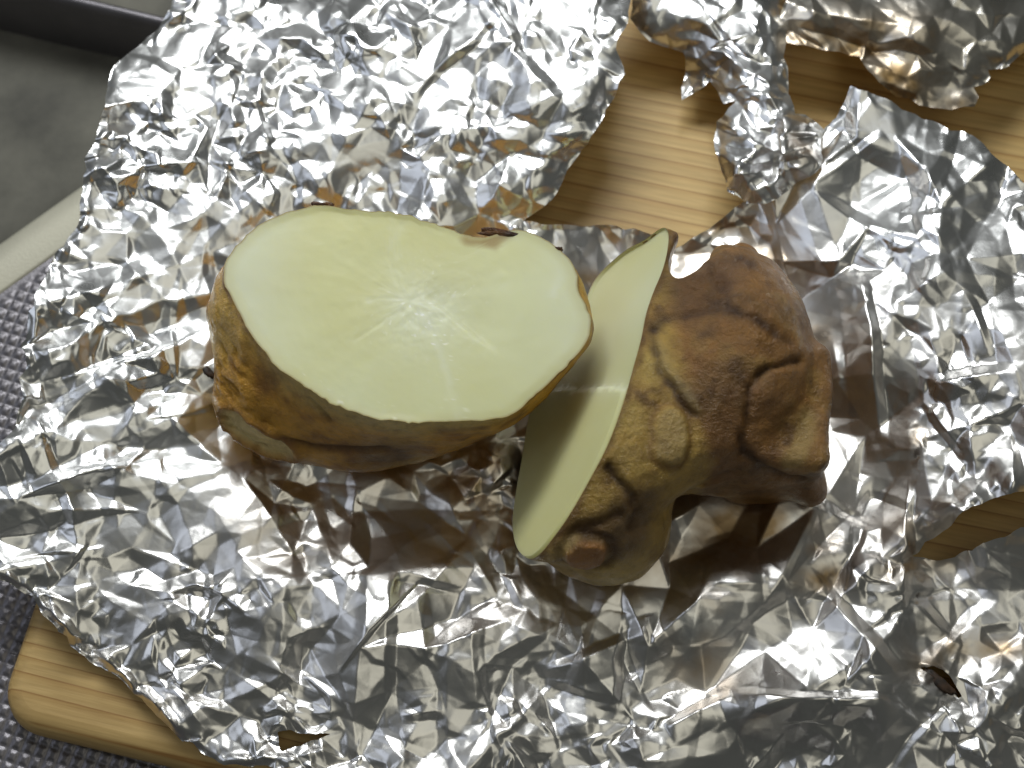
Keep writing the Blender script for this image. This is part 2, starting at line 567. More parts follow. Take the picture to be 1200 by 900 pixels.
def zone(U, V, cu, cv, ru, rv, ang=0):
    a = math.radians(ang)
    x = ((U - cu) * math.cos(a) + (V - cv) * math.sin(a)) / ru
    y = (-(U - cu) * math.sin(a) + (V - cv) * math.cos(a)) / rv
    return np.exp(-(x * x + y * y) ** 1.5)


def creases(U, V, specs):
    h = np.zeros_like(U)
    for (a, b, w, amp) in specs:
        a = np.array(a, float); b = np.array(b, float)
        L = np.linalg.norm(b - a); d = (b - a) / L
        s = (U - a[0]) * d[0] + (V - a[1]) * d[1]
        t = -(U - a[0]) * d[1] + (V - a[1]) * d[0]
        env = np.clip(1 - np.abs(2 * s / L - 1), 0, 1) ** 0.6
        wl, wr = w * 1.1, w * 3.2                          # a crisp crest, one flank steep and one long
        h += amp * np.clip(1 - np.where(t < 0, -t / wl, t / wr), 0, 1) * env
    return h


def roughen(poly, seg, amp, seed):
    rng = np.random.RandomState(seed)
    out = []
    P = np.array(poly, float)
    for i in range(len(P)):
        a, b = P[i], P[(i + 1) % len(P)]
        n = max(1, int(np.linalg.norm(b - a) / seg))
        for k in range(n):
            q = a + (b - a) * k / n
            out.append(q + (rng.uniform(-amp, amp, 2) if k else 0))
    return np.array(out)


def build_foil(name, outline, holes, hfun, step, label, cat, mat, stainfun, seed, zmin=0.0012, pxpad=10):
    outline = np.array(outline, float)
    U0, V0 = outline.min(0) - pxpad; U1, V1 = outline.max(0) + pxpad
    nu = int((U1 - U0) / step) + 1; nv = int((V1 - V0) / step) + 1
    uu = U0 + step * np.arange(nu); vv = V0 + step * np.arange(nv)
    U, V = np.meshgrid(uu, vv)
    edge = roughen(outline, 11, 2.6, seed)
    dE, _, _ = seg_dist(U, V, outline)
    for h in holes:
        dh, _, _ = seg_dist(U, V, np.array(h, float))
        dE = np.minimum(dE, dh)
    Hm, LX, LY = hfun(U, V, dE, (U0, V0, step, nu, nv))
    # keep cells inside
    cu = U[:-1, :-1] + step / 2; cv = V[:-1, :-1] + step / 2
    keep = inside_poly(cu, cv, edge)
    rough_holes = [roughen(h, 8, 1.5, seed + 7 + i) for i, h in enumerate(holes)]
    for h in rough_holes:
        keep &= ~inside_poly(cu, cv, h)
    # boundary grid points move onto the torn edge
    cnt = np.zeros(U.shape, int)
    cnt[:-1, :-1] += keep; cnt[1:, :-1] += keep; cnt[:-1, 1:] += keep; cnt[1:, 1:] += keep
    bd = (cnt > 0) & (cnt < 4)
    ub, vb = U[bd], V[bd]
    d, bx, by = seg_dist(ub, vb, edge)
    for h in rough_holes:
        d2, b2, c2 = seg_dist(ub, vb, h)
        m = d2 < d
        d = np.where(m, d2, d); bx = np.where(m, b2, bx); by = np.where(m, c2, by)
    ok = d < step * 1.3
    U = U.copy(); V = V.copy()
    U[bd] = np.where(ok, bx, ub); V[bd] = np.where(ok, by, vb)
    Z = np.maximum(Hm, 0) * 0.001
    lo = zmin
    Z = np.where(Z < lo + 0.002, lo + 0.002 * np.exp((Z - lo - 0.002) / 0.002), Z)     # soft rest on the board
    P = at(U, V, Z)
    P[..., 0] += LX * 0.001; P[..., 1] += LY * 0.001
    used = cnt > 0
    remap = np.full(U.shape, -1, int)
    remap[used] = np.arange(used.sum())
    idx = remap
    F = np.stack([idx[:-1, :-1], idx[1:, :-1], idx[1:, 1:], idx[:-1, 1:]], -1)[keep]
    st = stainfun(U, V, P)[used]
    o = mesh_obj(name, P[used], F, mat, colors={'stain': st})
    tag(o, label, cat)
    return o


OUT_MAIN = [(205, -95), (420, -110), (600, -100), (742, -70), (738, 0), (722, 48), (727, 85), (712, 122), (698, 150), (672, 190), (652, 222), (636, 246), (612, 262),
            (660, 265), (745, 268), (792, 288), (803, 282), (832, 266), (862, 242), (905, 215), (958, 165), (985, 128), (996, 100), (1022, 108), (1080, 140), (1128, 158),
            (1152, 172), (1172, 192), (1200, 214), (1290, 255), (1335, 400), (1330, 540), (1200, 576), (1175, 583), (1130, 605), (1095, 632), (1067, 656), (1090, 658),
            (1118, 658), (1140, 648), (1152, 638), (1170, 629), (1200, 618), (1330, 590), (1350, 800), (1300, 985), (1000, 1010), (700, 985), (520, 950), (420, 922),
            (340, 905), (262, 893), (215, 868), (170, 828), (130, 787), (95, 765), (62, 732), (42, 703), (10, 686), (-20, 676), (-60, 640), (-55, 560), (-12, 530),
            (6, 514), (18, 500), (20, 460), (30, 422), (26, 400), (42, 346), (60, 312), (88, 268), (95, 248), (100, 210), (114, 152), (125, 122), (136, 76), (166, 54),
            (186, 34), (200, 8)]
HOLES = [[(328, 862), (342, 857), (388, 861), (376, 868), (346, 876), (331, 884)],
         [(1078, 782), (1094, 780), (1110, 793), (1124, 817), (1119, 820), (1104, 803), (1090, 790)]]
CTRL = [  # px, px, mm above the board
    (450, 420, 3), (380, 400, 3), (560, 400, 4), (600, 560, 7), (480, 590, 7), (420, 575, 7), (700, 500, 4), (690, 620, 4), (850, 480, 4), (850, 620, 5), (300, 500, 4.5), (340, 570, 7), (620, 330, 5),
    (760, 360, 4), (820, 330, 6), (560, 640, 8), (640, 480, 4.5), (400, 620, 6),
    (450, 680, 11), (600, 690, 11), (750, 700, 11), (880, 680, 13), (990, 650, 15), (400, 780, 9), (600, 790, 9), (800, 780, 9), (600, 880, 8), (300, 860, 6), (420, 890, 6),
    (830, 840, 12), (920, 825, 16), (1030, 835, 15), (900, 885, 6), (1040, 900, 6), (700, 960, 5), (1000, 1000, 4), (320, 700, 9),
    (250, 450, 7), (150, 480, 11), (60, 500, 14), (20, 450, 15), (100, 600, 11), (200, 620, 8), (50, 680, 11), (-50, 600, 14), (130, 780, 6), (215, 862, 6), (200, 720, 7), (120, 400, 16), (40, 350, 20),
    (250, 270, 13), (150, 290, 16), (100, 230, 18), (180, 130, 20), (200, 10, 19), (350, 90, 18), (450, 160, 17), (420, 40, 22), (400, -80, 14), (550, 50, 23), (600, 140, 20), (715, 40, 26), (720, 90, 27), (690, 160, 24),
    (640, 236, 19), (520, 230, 15), (520, 275, 13), (400, 262, 14), (320, 280, 12), (350, 210, 16), (612, 258, 15), (690, 290, 5), (740, 270, 5), (560, 275, 12), (300, 180, 17), (200, 210, 17),
    (845, 260, 6), (900, 225, 8), (1000, 105, 22), (1100, 155, 20), (1180, 200, 23), (1000, 230, 16), (950, 330, 9), (1000, 380, 16), (1080, 330, 22), (1180, 380, 28), (1100, 480, 20), (1050, 580, 9),
    (975, 480, 7), (990, 570, 9), (1060, 640, 9), (1150, 560, 19), (1130, 600, 22), (1190, 570, 27), (1190, 480, 24), (1110, 665, 6), (1150, 700, 10), (1185, 800, 12), (1100, 780, 9), (1050, 720, 12), (950, 730, 9), (1250, 300, 22), (1280, 500, 24),
    (1280, 620, 8), (1300, 800, 8)]


def main_height(U, V, dE, g):
    H = rbf(CTRL, U, V)
    # where the sheet is finely crumpled, streaky or in broad facets
    fine = np.clip(zone(U, V, 330, 90, 420, 170, -8) + zone(U, V, 130, 300, 140, 180) + zone(U, V, 220, 720, 170, 110, 30) + zone(U, V, 1150, 790, 160, 200)
                   + 0.8 * zone(U, V, 700, 900, 500, 60) + 0.7 * zone(U, V, 1150, 330, 110, 120) + 0.7 * zone(U, V, 520, 570, 170, 70), 0, 1)
    streak = np.clip(zone(U, V, 130, 480, 210, 170, -15) + 0.5 * zone(U, V, 60, 620, 120, 90), 0, 1)
    broad = np.clip(1 - fine - 0.6 * streak, 0, 1)
    A = raster_layer(*g, 78, 0.5, 1.0, 11)
    B = raster_layer(*g, 43, 1.9, 1.25, 12)
    C = raster_layer(*g, 20, 0.3, 1.2, 13)
    D = raster_layer(*g, 11, 1.1, 1.1, 14)
    S = raster_layer(*g, 26, -0.32, 3.2, 15)
    wA = 1.2 + 1.7 * broad
    wB = 0.9 + 1.3 * broad
    wC = 0.36 + 0.69 * fine + 0.30 * streak
    wD = 0.08 + 0.24 * fine
    near = np.exp(-dE / 16.0)
    patch = sstep(-0.45, 0.45, raster_layer(*g, 60, 0.9, 1.3, 17)[..., 1])         # some facets stay flat, others are crushed
    wC = wC * (0.55 + 0.80 * patch); wD = wD * (0.15 + 1.6 * patch)
    wC = wC + 0.6 * near; wD = wD + 0.45 * near
    H = H + A[..., 0] * wA + B[..., 0] * wB + C[..., 0] * wC + D[..., 0] * wD + S[..., 0] * streak * 1.7
    rng = np.random.RandomState(5)
    sp = [((548, 690), (560, 850), 14, 1.2), ((455, 655), (452, 850), 12, 1.2), ((462, 680), (540, 700), 10, -1.6), ((485, 690), (510, 810), 12, 0.9), ((960, 690), (1060, 800), 12, 3.2),
          ((1062, 560), (1060, 720), 8, 2.6), ((730, 720), (712, 830), 9, 2.2), ((640, 790), (760, 740), 9, 1.8), ((780, 855), (860, 815), 8, 2.5), ((860, 815), (1070, 825), 8, 2.0),
          ((60, 470), (250, 380), 12, 1.6), ((40, 570), (220, 530), 10, 1.8), ((1010, 320), (1030, 520), 10, 2.4), ((1085, 450), (1190, 430), 10, 2.0), ((950, 220), (1040, 160), 8, 1.6),
          ((250, 80), (520, 130), 20, 1.6), ((590, 10), (480, 110), 9, 1.8)]
    for _ in range(60):
        a = np.array([rng.uniform(0, 1200), rng.uniform(0, 900)])
        th = rng.uniform(0, math.pi); Ln = rng.uniform(50, 150)
        sp.append((a, a + Ln * np.array([math.cos(th), math.sin(th)]), rng.uniform(7, 13), rng.uniform(0.6, 1.5) * rng.choice([-1, 1])))
    H = H + creases(U, V, sp)
    # the torn edge of the flap curls down
    LX = A[..., 1] * 0.5 + B[..., 1] * 0.7 + C[..., 1] * 0.5 * wC
    LY = A[..., 2] * 0.5 + B[..., 2] * 0.7 + C[..., 2] * 0.5 * wC
    cur = zone(U, V, 690, 165, 45, 100, 30) * np.exp(-(dE / 22.0) ** 2)
    H = H - 4 * cur
    hem = np.clip(zone(U, V, 130, 790, 70, 190, -42) + 0.15 * zone(U, V, 90, 300, 60, 300, 20), 0, 1)      # the edge is rolled over
    H = H + 3.4 * hem * np.exp(-((dE - 9) / 6.0) ** 2) * (0.55 + 0.9 * C[..., 1] + 0.4 * D[..., 1]) - 1.5 * hem * np.exp(-(dE / 4.0) ** 2)
    return H, LX, LY


def blotch(U, V, spots):
    s = np.zeros_like(U)
    for (u, v, ru, rv, a) in spots:
        s = np.maximum(s, a * np.exp(-(((U - u) / ru) ** 2 + ((V - v) / rv) ** 2)))
    return s


def main_stain(U, V, P):
    sh = U.shape
    q = P.reshape(-1, 3)
    n1 = fbm(q, 160, 3, 4).reshape(sh); n2 = fbm(q, 420, 9, 3).reshape(sh)
    red = blotch(U, V, [(830, 665, 45, 30, 0.75), (845, 690, 22, 28, 0.9), (965, 678, 45, 16, 0.8), (958, 395, 40, 25, 0.7), (905, 300, 60, 60, 0.45), (715, 330, 60, 30, 0.7), (840, 265, 50, 14, 0.7),
                        (560, 560, 110, 60, 0.55), (880, 620, 90, 40, 0.7), (640, 670, 30, 18, 0.5), (820, 760, 40, 60, 0.4), (1090, 640, 60, 50, 0.35), (960, 640, 30, 16, 0.6), (340, 610, 90, 50, 0.35),
                        (1075, 500, 22, 60, 0.5), (1105, 770, 40, 30, 0.6), (1170, 760, 30, 16, 0.7), (1050, 660, 40, 30, 0.3), (720, 610, 260, 90, 0.42), (940, 400, 90, 120, 0.3), (800, 300, 120, 50, 0.4)])
    red = np.clip(red * (0.75 + 1.5 * n1) + 0.10 * sstep(550, 800, V + 0.3 * U), 0, 0.85)
    gr = blotch(U, V, [(962, 678, 12, 6, 0.9), (1072, 700, 8, 18, 0.9), (1100, 795, 18, 16, 1.0), (1075, 530, 7, 26, 0.7), (1078, 800, 10, 10, 0.8), (960, 395, 20, 10, 0.5), (845, 690, 8, 14, 0.6),
                       (1165, 755, 24, 10, 0.6)])
    gr = np.clip(gr * 1.6 * sstep(0.02, 0.3, n2) , 0, 0.9)
    return np.stack([red, gr, 0 * red], -1)


build_foil('foil_sheet', OUT_MAIN, HOLES, main_height, 1.7, 'large crumpled silver foil sheet spread open under the cut tuber', 'foil', M_FOIL, main_stain, 31)

OUT_STRIP = [(739, 20), (742, -60), (830, -90), (935, -70), (926, 0), (919, 40), (922, 80), (925, 112), (931, 133), (944, 133), (958, 142), (968, 152), (965, 175), (963, 197), (941, 213),
             (926, 224), (900, 240), (877, 239), (855, 222), (848, 200), (840, 173), (842, 145), (856, 128), (868, 119), (851, 123), (842, 108), (833, 97), (812, 112), (800, 118),
             (803, 88), (800, 62), (777, 54), (750, 36)]
CTRL_S = [(745, 25, 14), (760, -40, 18), (840, -60, 20), (920, -40, 18), (800, 60, 10), (802, 110, 9), (835, 95, 12), (860, 50, 20), (880, 100, 21), (915, 60, 16), (905, 125, 20), (848, 160, 17),
          (880, 170, 23), (930, 180, 23), (962, 170, 18), (885, 232, 17), (852, 210, 17), (925, 220, 18), (820, 20, 20), (900, 10, 18)]


def strip_height(U, V, dE, g):
    H = rbf(CTRL_S, U, V)
    B = raster_layer(*g, 40, 0.7, 1.3, 41); C = raster_layer(*g, 19, 0.2, 1.2, 42); D = raster_layer(*g, 9, 1.0, 1.1, 43)
    fine = np.clip(zone(U, V, 895, 160, 90, 130), 0, 1)
    near = np.exp(-dE / 12.0)
    H = H + B[..., 0] * (2.4 - 0.6 * fine) + C[..., 0] * (0.6 + 0.9 * fine) + D[..., 0] * (0.1 + 0.35 * fine + 0.25 * near) - 1.0 * np.exp(-(dE / 9.0) ** 2)
    H = H + creases(U, V, [((903, 150), (905, 220), 7, -3.5), ((915, 165), (960, 160), 6, -2.5), ((910, 190), (955, 175), 5, -2.0)])
    return H, B[..., 1] * 0.6 + C[..., 1] * 0.4, B[..., 2] * 0.6 + C[..., 2] * 0.4


def strip_stain(U, V, P):
    z = np.zeros_like(U)
    n = fbm(P.reshape(-1, 3), 200, 5, 3).reshape(U.shape)
    r = np.clip(blotch(U, V, [(940, 175, 22, 35, 0.45), (745, 40, 20, 10, 0.4)]) * (0.9 + n), 0, 0.8)
    return np.stack([r, z, z], -1)


build_foil('foil_strip', OUT_STRIP, [], strip_height, 1.5, 'torn silver foil strip ending in a crumpled knot on the board', 'foil', M_FOIL, strip_stain, 77, zmin=0.003)

OUT_SCRAP = [(921, 52), (916, 18), (930, -40), (1000, -75), (1250, -70), (1262, 40), (1200, 60), (1177, 77), (1156, 80), (1158, 90), (1138, 103), (1144, 114), (1140, 127), (1115, 130), (1090, 127),
             (1050, 113), (1030, 98), (1017, 83), (1008, 66), (960, 60)]
CTRL_C = [(925, 45, 17), (930, 0, 20), (1000, -60, 14), (1100, -50, 16), (1240, -50, 12), (1200, 30, 18), (1180, 70, 19), (1010, 60, 17), (1080, 40, 26), (1100, 115, 16), (1140, 110, 17), (1060, 105, 17), (1000, 20, 23), (1150, 85, 20)]


def scrap_height(U, V, dE, g):
    H = rbf(CTRL_C, U, V)
    B = raster_layer(*g, 44, 0.2, 1.4, 51); C = raster_layer(*g, 20, 0.9, 1.3, 52); D = raster_layer(*g, 9, 1.0, 1.1, 53)
    near = np.exp(-dE / 12.0)
    H = H + B[..., 0] * 3.0 + C[..., 0] * 1.1 + D[..., 0] * (0.12 + 0.3 * near) - 1.0 * np.exp(-(dE / 9.0) ** 2)
    return H, B[..., 1] * 0.7 + C[..., 1] * 0.4, B[..., 2] * 0.7 + C[..., 2] * 0.4


def scrap_stain(U, V, P):
    q = P.reshape(-1, 3)
    n = fbm(q, 150, 15, 4).reshape(U.shape); n2 = fbm(q, 350, 16, 3).reshape(U.shape)
    r = np.clip(blotch(U, V, [(1000, 50, 80, 40, 0.9), (1040, 95, 60, 40, 0.8), (1130, 125, 40, 16, 0.7)]) * (0.9 + 1.2 * n), 0, 0.9)
    gr = np.clip(blotch(U, V, [(1125, 118, 26, 14, 1.0), (1030, 95, 40, 16, 0.8)]) * (0.6 + 1.6 * n2), 0, 0.85)
    return np.stack([r, gr, 0 * r], -1)


build_foil('foil_scrap', OUT_SCRAP, [], scrap_height, 1.6, 'scorched brownish foil scrap lying on the board beside the strip', 'foil', M_FOIL2, scrap_stain, 91, zmin=0.003)

# ------------------------------------------------------------------ tuber half lying with its cut face up
FACE1 = [(262, 328), (268, 303), (291, 274), (324, 255), (364, 242), (399, 243), (437, 248), (470, 251), (503, 260), (537, 271), (566, 278), (591, 271), (612, 269), (637, 278), (657, 293),
         (674, 316), (678, 337), (687, 357), (693, 376), (689, 399), (672, 420), (645, 447), (620, 470), (597, 487), (574, 492), (537, 493), (491, 495), (445, 491), (399, 478), (362, 457),
         (328, 432), (303, 403), (287, 378), (270, 349)]
LEV1 = [
    (0.0405, FACE1),
    (0.0340, [(250, 345), (260, 316), (286, 290), (324, 274), (364, 264), (437, 270), (503, 282), (566, 298), (612, 290), (655, 308), (682, 335), (695, 378), (691, 402), (660, 440), (622, 478),
              (580, 502), (537, 506), (491, 508), (445, 505), (399, 494), (350, 468), (310, 440), (275, 405), (252, 375)]),
    (0.0265, [(242, 362), (255, 330), (285, 310), (324, 298), (400, 292), (503, 306), (612, 318), (664, 350), (688, 385), (672, 430), (625, 480), (580, 508), (530, 517), (480, 521), (430, 519), (380, 509),
             (320, 487), (280, 465), (255, 435), (246, 400)]),
    (0.0170, [(249, 400), (255, 360), (290, 345), (350, 335), (450, 330), (560, 342), (625, 368), (655, 405), (645, 440), (600, 490), (560, 515), (520, 528), (480, 538), (430, 542), (380, 537), (330, 530),
             (285, 513), (253, 478), (256, 440)]),
    (0.0090, [(268, 430), (285, 392), (340, 372), (450, 365), (550, 378), (605, 405), (610, 440), (575, 490), (530, 522), (480, 544), (430, 553), (385, 546), (340, 536), (296, 516), (268, 480)]),
    (0.0045, [(300, 450), (320, 400), (400, 370), (500, 375), (560, 410), (560, 460), (520, 500), (470, 525), (425, 532), (370, 525), (320, 500)]),
]


def pchip_rows(ts, rows, t):
    """smooth interpolation of rows[k] (arrays) at parameter t"""
    k = int(np.clip(np.searchsorted(ts, t) - 1, 0, len(ts) - 2))
    h = ts[k + 1] - ts[k]
    s = (t - ts[k]) / h
    def slope(i):
        if i == 0: return (rows[1] - rows[0]) / (ts[1] - ts[0])
        if i == len(ts) - 1: return (rows[-1] - rows[-2]) / (ts[-1] - ts[-2])
        return (rows[i + 1] - rows[i - 1]) / (ts[i + 1] - ts[i - 1])
    m0, m1 = slope(k) * h, slope(k + 1) * h
    return (2 * s ** 3 - 3 * s ** 2 + 1) * rows[k] + (s ** 3 - 2 * s ** 2 + s) * m0 + (-2 * s ** 3 + 3 * s ** 2) * rows[k + 1] + (s ** 3 - s ** 2) * m1


def polar_rows(poly_xy, centre, nth):
    d = poly_xy - centre
    th = np.arctan2(d[:, 1], d[:, 0]); r = np.linalg.norm(d, axis=1)
    o = np.argsort(th)
    th, r = th[o], r[o]
    th = np.concatenate([th - 2 * math.pi, th, th + 2 * math.pi]); r = np.tile(r, 3)
    return np.interp(np.linspace(-math.pi, math.pi, nth, endpoint=False), th, r)


def vnormals(V, F):
    nrm = np.zeros_like(V)
    a = V[F[:, 1]] - V[F[:, 0]]; b = V[F[:, 2]] - V[F[:, 0]]
    fn = np.cross(a, b)
    for k in range(F.shape[1]):
        np.add.at(nrm, F[:, k], fn)
    return nrm / (np.linalg.norm(nrm, axis=1, keepdims=True) + 1e-12)


def curve_d(V, pts):
    """distance of every vertex to a polyline in space"""
    best = np.full(len(V), 1e9)
    pts = np.asarray(pts)
    if len(pts) == 1:
        return np.linalg.norm(V - pts[0], axis=1)
    for a, b in zip(pts[:-1], pts[1:]):
        d = b - a
        t = np.clip(((V - a) @ d) / (d @ d + 1e-12), 0, 1)
        best = np.minimum(best, np.linalg.norm(V - (a + t[:, None] * d), axis=1))
    return best


def hit_points(bvh, pix):
    out = []
    for (u, v) in pix:
        d = rays(u, v)
        h = bvh.ray_cast(Vector(CAM), Vector(d).normalized())
        if h[0] is not None:
            out.append(np.array(h[0]))
    return np.array(out)


def mixc(c, k, w):
    return c * (1 - w[:, None]) + np.asarray(k) * w[:, None]


def flesh_tint(V, centre, seed):
    n1 = fbm(V, 32, seed, 3); n2 = fbm(V, 300, seed + 3, 3)
    c = np.tile(np.array([0.68, 0.675, 0.36]), (len(V), 1))
    c = mixc(c, (0.71, 0.735, 0.49), 0.8 * sstep(-0.2, 0.5, n1))
    c = mixc(c, (0.64, 0.61, 0.28), 0.7 * sstep(0.0, 0.6, -n1 + 0.15 * n2))
    if centre is not None:                                   # paler and greyer towards the two ends
        e = sstep(0.018, 0.040, np.abs(V[:, 0] - centre[0] - 0.002))
        c = mixc(c, (0.73, 0.76, 0.61), 0.75 * e)
    return c


def build_half_one():
    NT = 220
    cen = at(np.array([470.]), np.array([385.]), np.array([0.03]))[0][:2]
    zs = np.array([l[0] for l in LEV1])
    rows = []
    for z, poly in LEV1:
        q = smooth_closed(poly, 300)
        w = at(q[:, 0], q[:, 1], np.full(len(q), z))[:, :2]
        rows.append(polar_rows(w, cen, NT))
    ts = np.array([0, 0.16, 0.36, 0.62, 0.83, 0.95])
    zc = [np.array([z]) for z in zs]
    th = np.linspace(-math.pi, math.pi, NT, endpoint=False)
    ring_t = np.concatenate([[0, 0.004, 0.010, 0.018], np.linspace(0.03, 0.95, 80)])
    nick1 = vnoise(np.stack([np.cos(th), np.sin(th), 0 * th], -1), 26, 7); nick2 = vnoise(np.stack([np.cos(th), np.sin(th), 0 * th], -1), 9, 8)
    V = []
    for t in ring_t:
        r = pchip_rows(ts, rows, t) + (0.00022 * nick1 + 0.0003 * nick2) * max(0.0, 1 - t / 0.08); z = pchip_rows(ts, zc, t)[0]
        V.append(np.stack([cen[0] + r * np.cos(th), cen[1] + r * np.sin(th), np.full(NT, z)], -1))
    last = V[-1]
    for f, dz in ((0.8, 0.0010), (0.5, 0.0017), (0.2, 0.002), (0.03, 0.002)):
        q = last.copy(); q[:, :2] = cen + (last[:, :2] - cen) * f; q[:, 2] -= dz
        V.append(q)
    V = np.array(V); nr = len(V)
    V = V.reshape(-1, 3)
    idx = np.arange(nr * NT).reshape(nr, NT)
    F = np.stack([idx[:-1], idx[1:], np.roll(idx[1:], -1, 1), np.roll(idx[:-1], -1, 1)], -1).reshape(-1, 4)
    tri = np.concatenate([F[:, [0, 1, 2]], F[:, [0, 2, 3]]])
    nm = vnormals(V, F)
    if (nm[:NT * 20] * (V[:NT * 20] - np.array([*cen, 0.02]))).sum() < 0:
        nm = -nm; F = F[:, ::-1].copy()
    depth = np.repeat(np.concatenate([ring_t, [1] * 4]), NT)
    fade = sstep(0.0, 0.10, depth)
    # lumps and wrinkles of the skin
    disp = 0.0011 * fbm(V, 75, 21, 3) + 0.00045 * fbm(V, 240, 22, 3)
    wr = fbm(V * np.array([1, 1, 2.6]), 120, 25, 3)
    disp += -0.0008 * sstep(0.10, 0.0, np.abs(wr)) * sstep(-0.1, 0.4, fbm(V, 50, 26, 2))
    bvh = BVHTree.FromPolygons([Vector(p) for p in V], [tuple(int(i) for i in f) for f in F])
    scar = hit_points(bvh, [(278, 498), (300, 517), (325, 529)])
    dsc = curve_d(V, scar)
    disp += -0.0012 * sstep(0.0042, 0.0030, dsc) + 0.0009 * np.exp(-((dsc - 0.0047) / 0.0010) ** 2)
    ridge = hit_points(bvh, [(285, 400), (283, 430), (290, 470), (298, 490)])
    if len(ridge) > 1:
        dr = curve_d(V, ridge); disp += 0.0009 * np.exp(-(dr / 0.0016) ** 2)
    fold = hit_points(bvh, [(330, 515), (365, 525), (410, 528), (450, 527)])
    df = curve_d(V, fold); disp += -0.0011 * np.exp(-(df / 0.0012) ** 2)
    crev = hit_points(bvh, [(365, 468), (375, 480), (385, 492)])
    dc = curve_d(V, crev); disp += -0.0006 * np.exp(-(dc / 0.0009) ** 2)
    V2 = V + nm * (disp * fade)[:, None]
    # colour of the skin
    n1 = fbm(V, 45, 31, 4); n2 = fbm(V, 170, 32, 4); n3 = fbm(V, 420, 33, 3)
    c = np.tile(np.array([0.60, 0.315, 0.042]), (len(V), 1))
    c = mixc(c, (0.66, 0.42, 0.085), sstep(0.0, 0.5, n1))
    c = mixc(c, (0.30, 0.13, 0.02), 0.75 * sstep(0.0, 0.45, n2 - 0.3 * n1))
    c = mixc(c, (0.16, 0.07, 0.016), 0.6 * sstep(0.24, 0.6, n2 + 0.4 * n3))
    c = mixc(c, (0.10, 0.045, 0.014), 0.8 * np.exp(-(df / 0.0014) ** 2) + 0.0)
    c = mixc(c, (0.13, 0.06, 0.016), 0.8 * np.exp(-(dc / 0.001) ** 2))
    spot = hit_points(bvh, [(455, 535)])
    c = mixc(c, (0.10, 0.05, 0.018), 0.7 * sstep(0.014, 0.004, curve_d(V, spot) + 0.004 * n2))
    c = mixc(c, (0.80, 0.64, 0.30), 0.95 * sstep(0.0043, 0.0030, dsc + 0.0006 * n2))
    c = mixc(c, (0.26, 0.12, 0.03), 0.7 * np.exp(-((dsc - 0.0048) / 0.0008) ** 2))
    front = sstep(0.1, 0.6, -np.sin(np.tile(th, nr)) - 0.55 * np.clip(np.cos(np.tile(th, nr)), 0, 1))      # towards the near side the skin starts thin and pale
    c = mixc(c, (0.17, 0.075, 0.02), 0.75 * (1 - front) * sstep(0.035, 0.012, depth) * sstep(-0.3, 0.3, n2 + 0.3))
    c = mixc(c, (0.66, 0.50, 0.17), 0.9 * front * sstep(0.26, 0.0, depth + 0.10 * n2))
    root = thing('tuber_half', (cen[0], cen[1], 0.003), 'cooked tuber half lying with its broad pale cut face up', 'tuber')
    mesh_obj('skin', V2, F, M_SKIN, root, colors={'tint': c})
    # ---- cut face
    ringv = V2[:NT]
    NR = 90
    fc = at(480., 352., 0.0405)
    fr = np.linspace(0, 1, NR + 1)[1:] ** 0.8
    W = [fc[None]]
    for f in fr:
        W.append(fc + (ringv - fc) * f)
    W = np.vstack(W)
    ff = np.concatenate([[0], np.repeat(fr, NT)])
    thf = np.arctan2(W[:, 1] - fc[1], W[:, 0] - fc[0])
    rad = np.linalg.norm(W - fc, axis=1)
    lines = [[(480, 352), (497, 345), (520, 372), (545, 392), (560, 396)], [(495, 360), (512, 400), (525, 440), (537, 488)], [(470, 362), (440, 382), (415, 398)], [(470, 345), (455, 300), (458, 262)],
             [(480, 350), (450, 348), (430, 352)], [(470, 262), (464, 280), (466, 300)], [(655, 325), (648, 345)], [(360, 448), (420, 478), (480, 488)]]
    dl = [curve_d(W, at(np.array([p[0] for p in l], float), np.array([p[1] for p in l], float), 0.0405)) for l in lines]
    z = 0.0006 * fbm(W, 40, 61, 3) + 0.00004 * fbm(np.stack([np.cos(thf) * 3.2, np.sin(thf) * 3.2, rad * 25], -1), 3.0, 62, 3) * sstep(0, 0.012, rad)
    z += 0.00005 * fbm(W, 420, 63, 3)
    # a low ledge runs from the core towards the right
    u = W[:, 0]; led = at(np.array([497., 560.]), np.array([345., 396.]), 0.0405)
    dv = led[1] - led[0]; dv = dv / np.linalg.norm(dv)
    sd = (W[:, 0] - led[0, 0]) * dv[1] - (W[:, 1] - led[0, 1]) * dv[0]
    al = (W - led[0]) @ dv
    z += -0.0007 * sstep(-0.0006, 0.0006, -sd) * sstep(-0.002, 0.004, al) * sstep(0.022, 0.012, al) * sstep(0.012, 0.0, np.abs(sd))
    for d_ in dl[:6]:
        z += -0.00007 * np.exp(-(d_ / 0.0005) ** 2)
    core = np.exp(-(np.linalg.norm((W - at(500., 362., 0.0405)) * [1, 1, 0], axis=1) / 0.009) ** 2)
    z += 0.00022 * core * fbm(W, 700, 64, 2)
    z *= sstep(1.0, 0.93, ff)
    z += -0.0006 * sstep(0.965, 1.0, ff) ** 2 * 0
    W2 = W.copy(); W2[:, 2] += z
    tint = flesh_tint(W, fc, 71)
    for d_, a_ in zip(dl, (0.25, 0.35, 0.12, 0.15, 0.3, 0.2, 0.35, 0.2)):
        tint = mixc(tint, (0.80, 0.82, 0.68), a_ * np.exp(-(d_ / 0.0009) ** 2) * (0.5 + 0.5 * sstep(-0.2, 0.3, fbm(W, 500, 73, 2))))
    tint = mixc(tint, (0.80, 0.83, 0.70), 0.5 * core)
    gl = vnoise(W, 1500, 75)
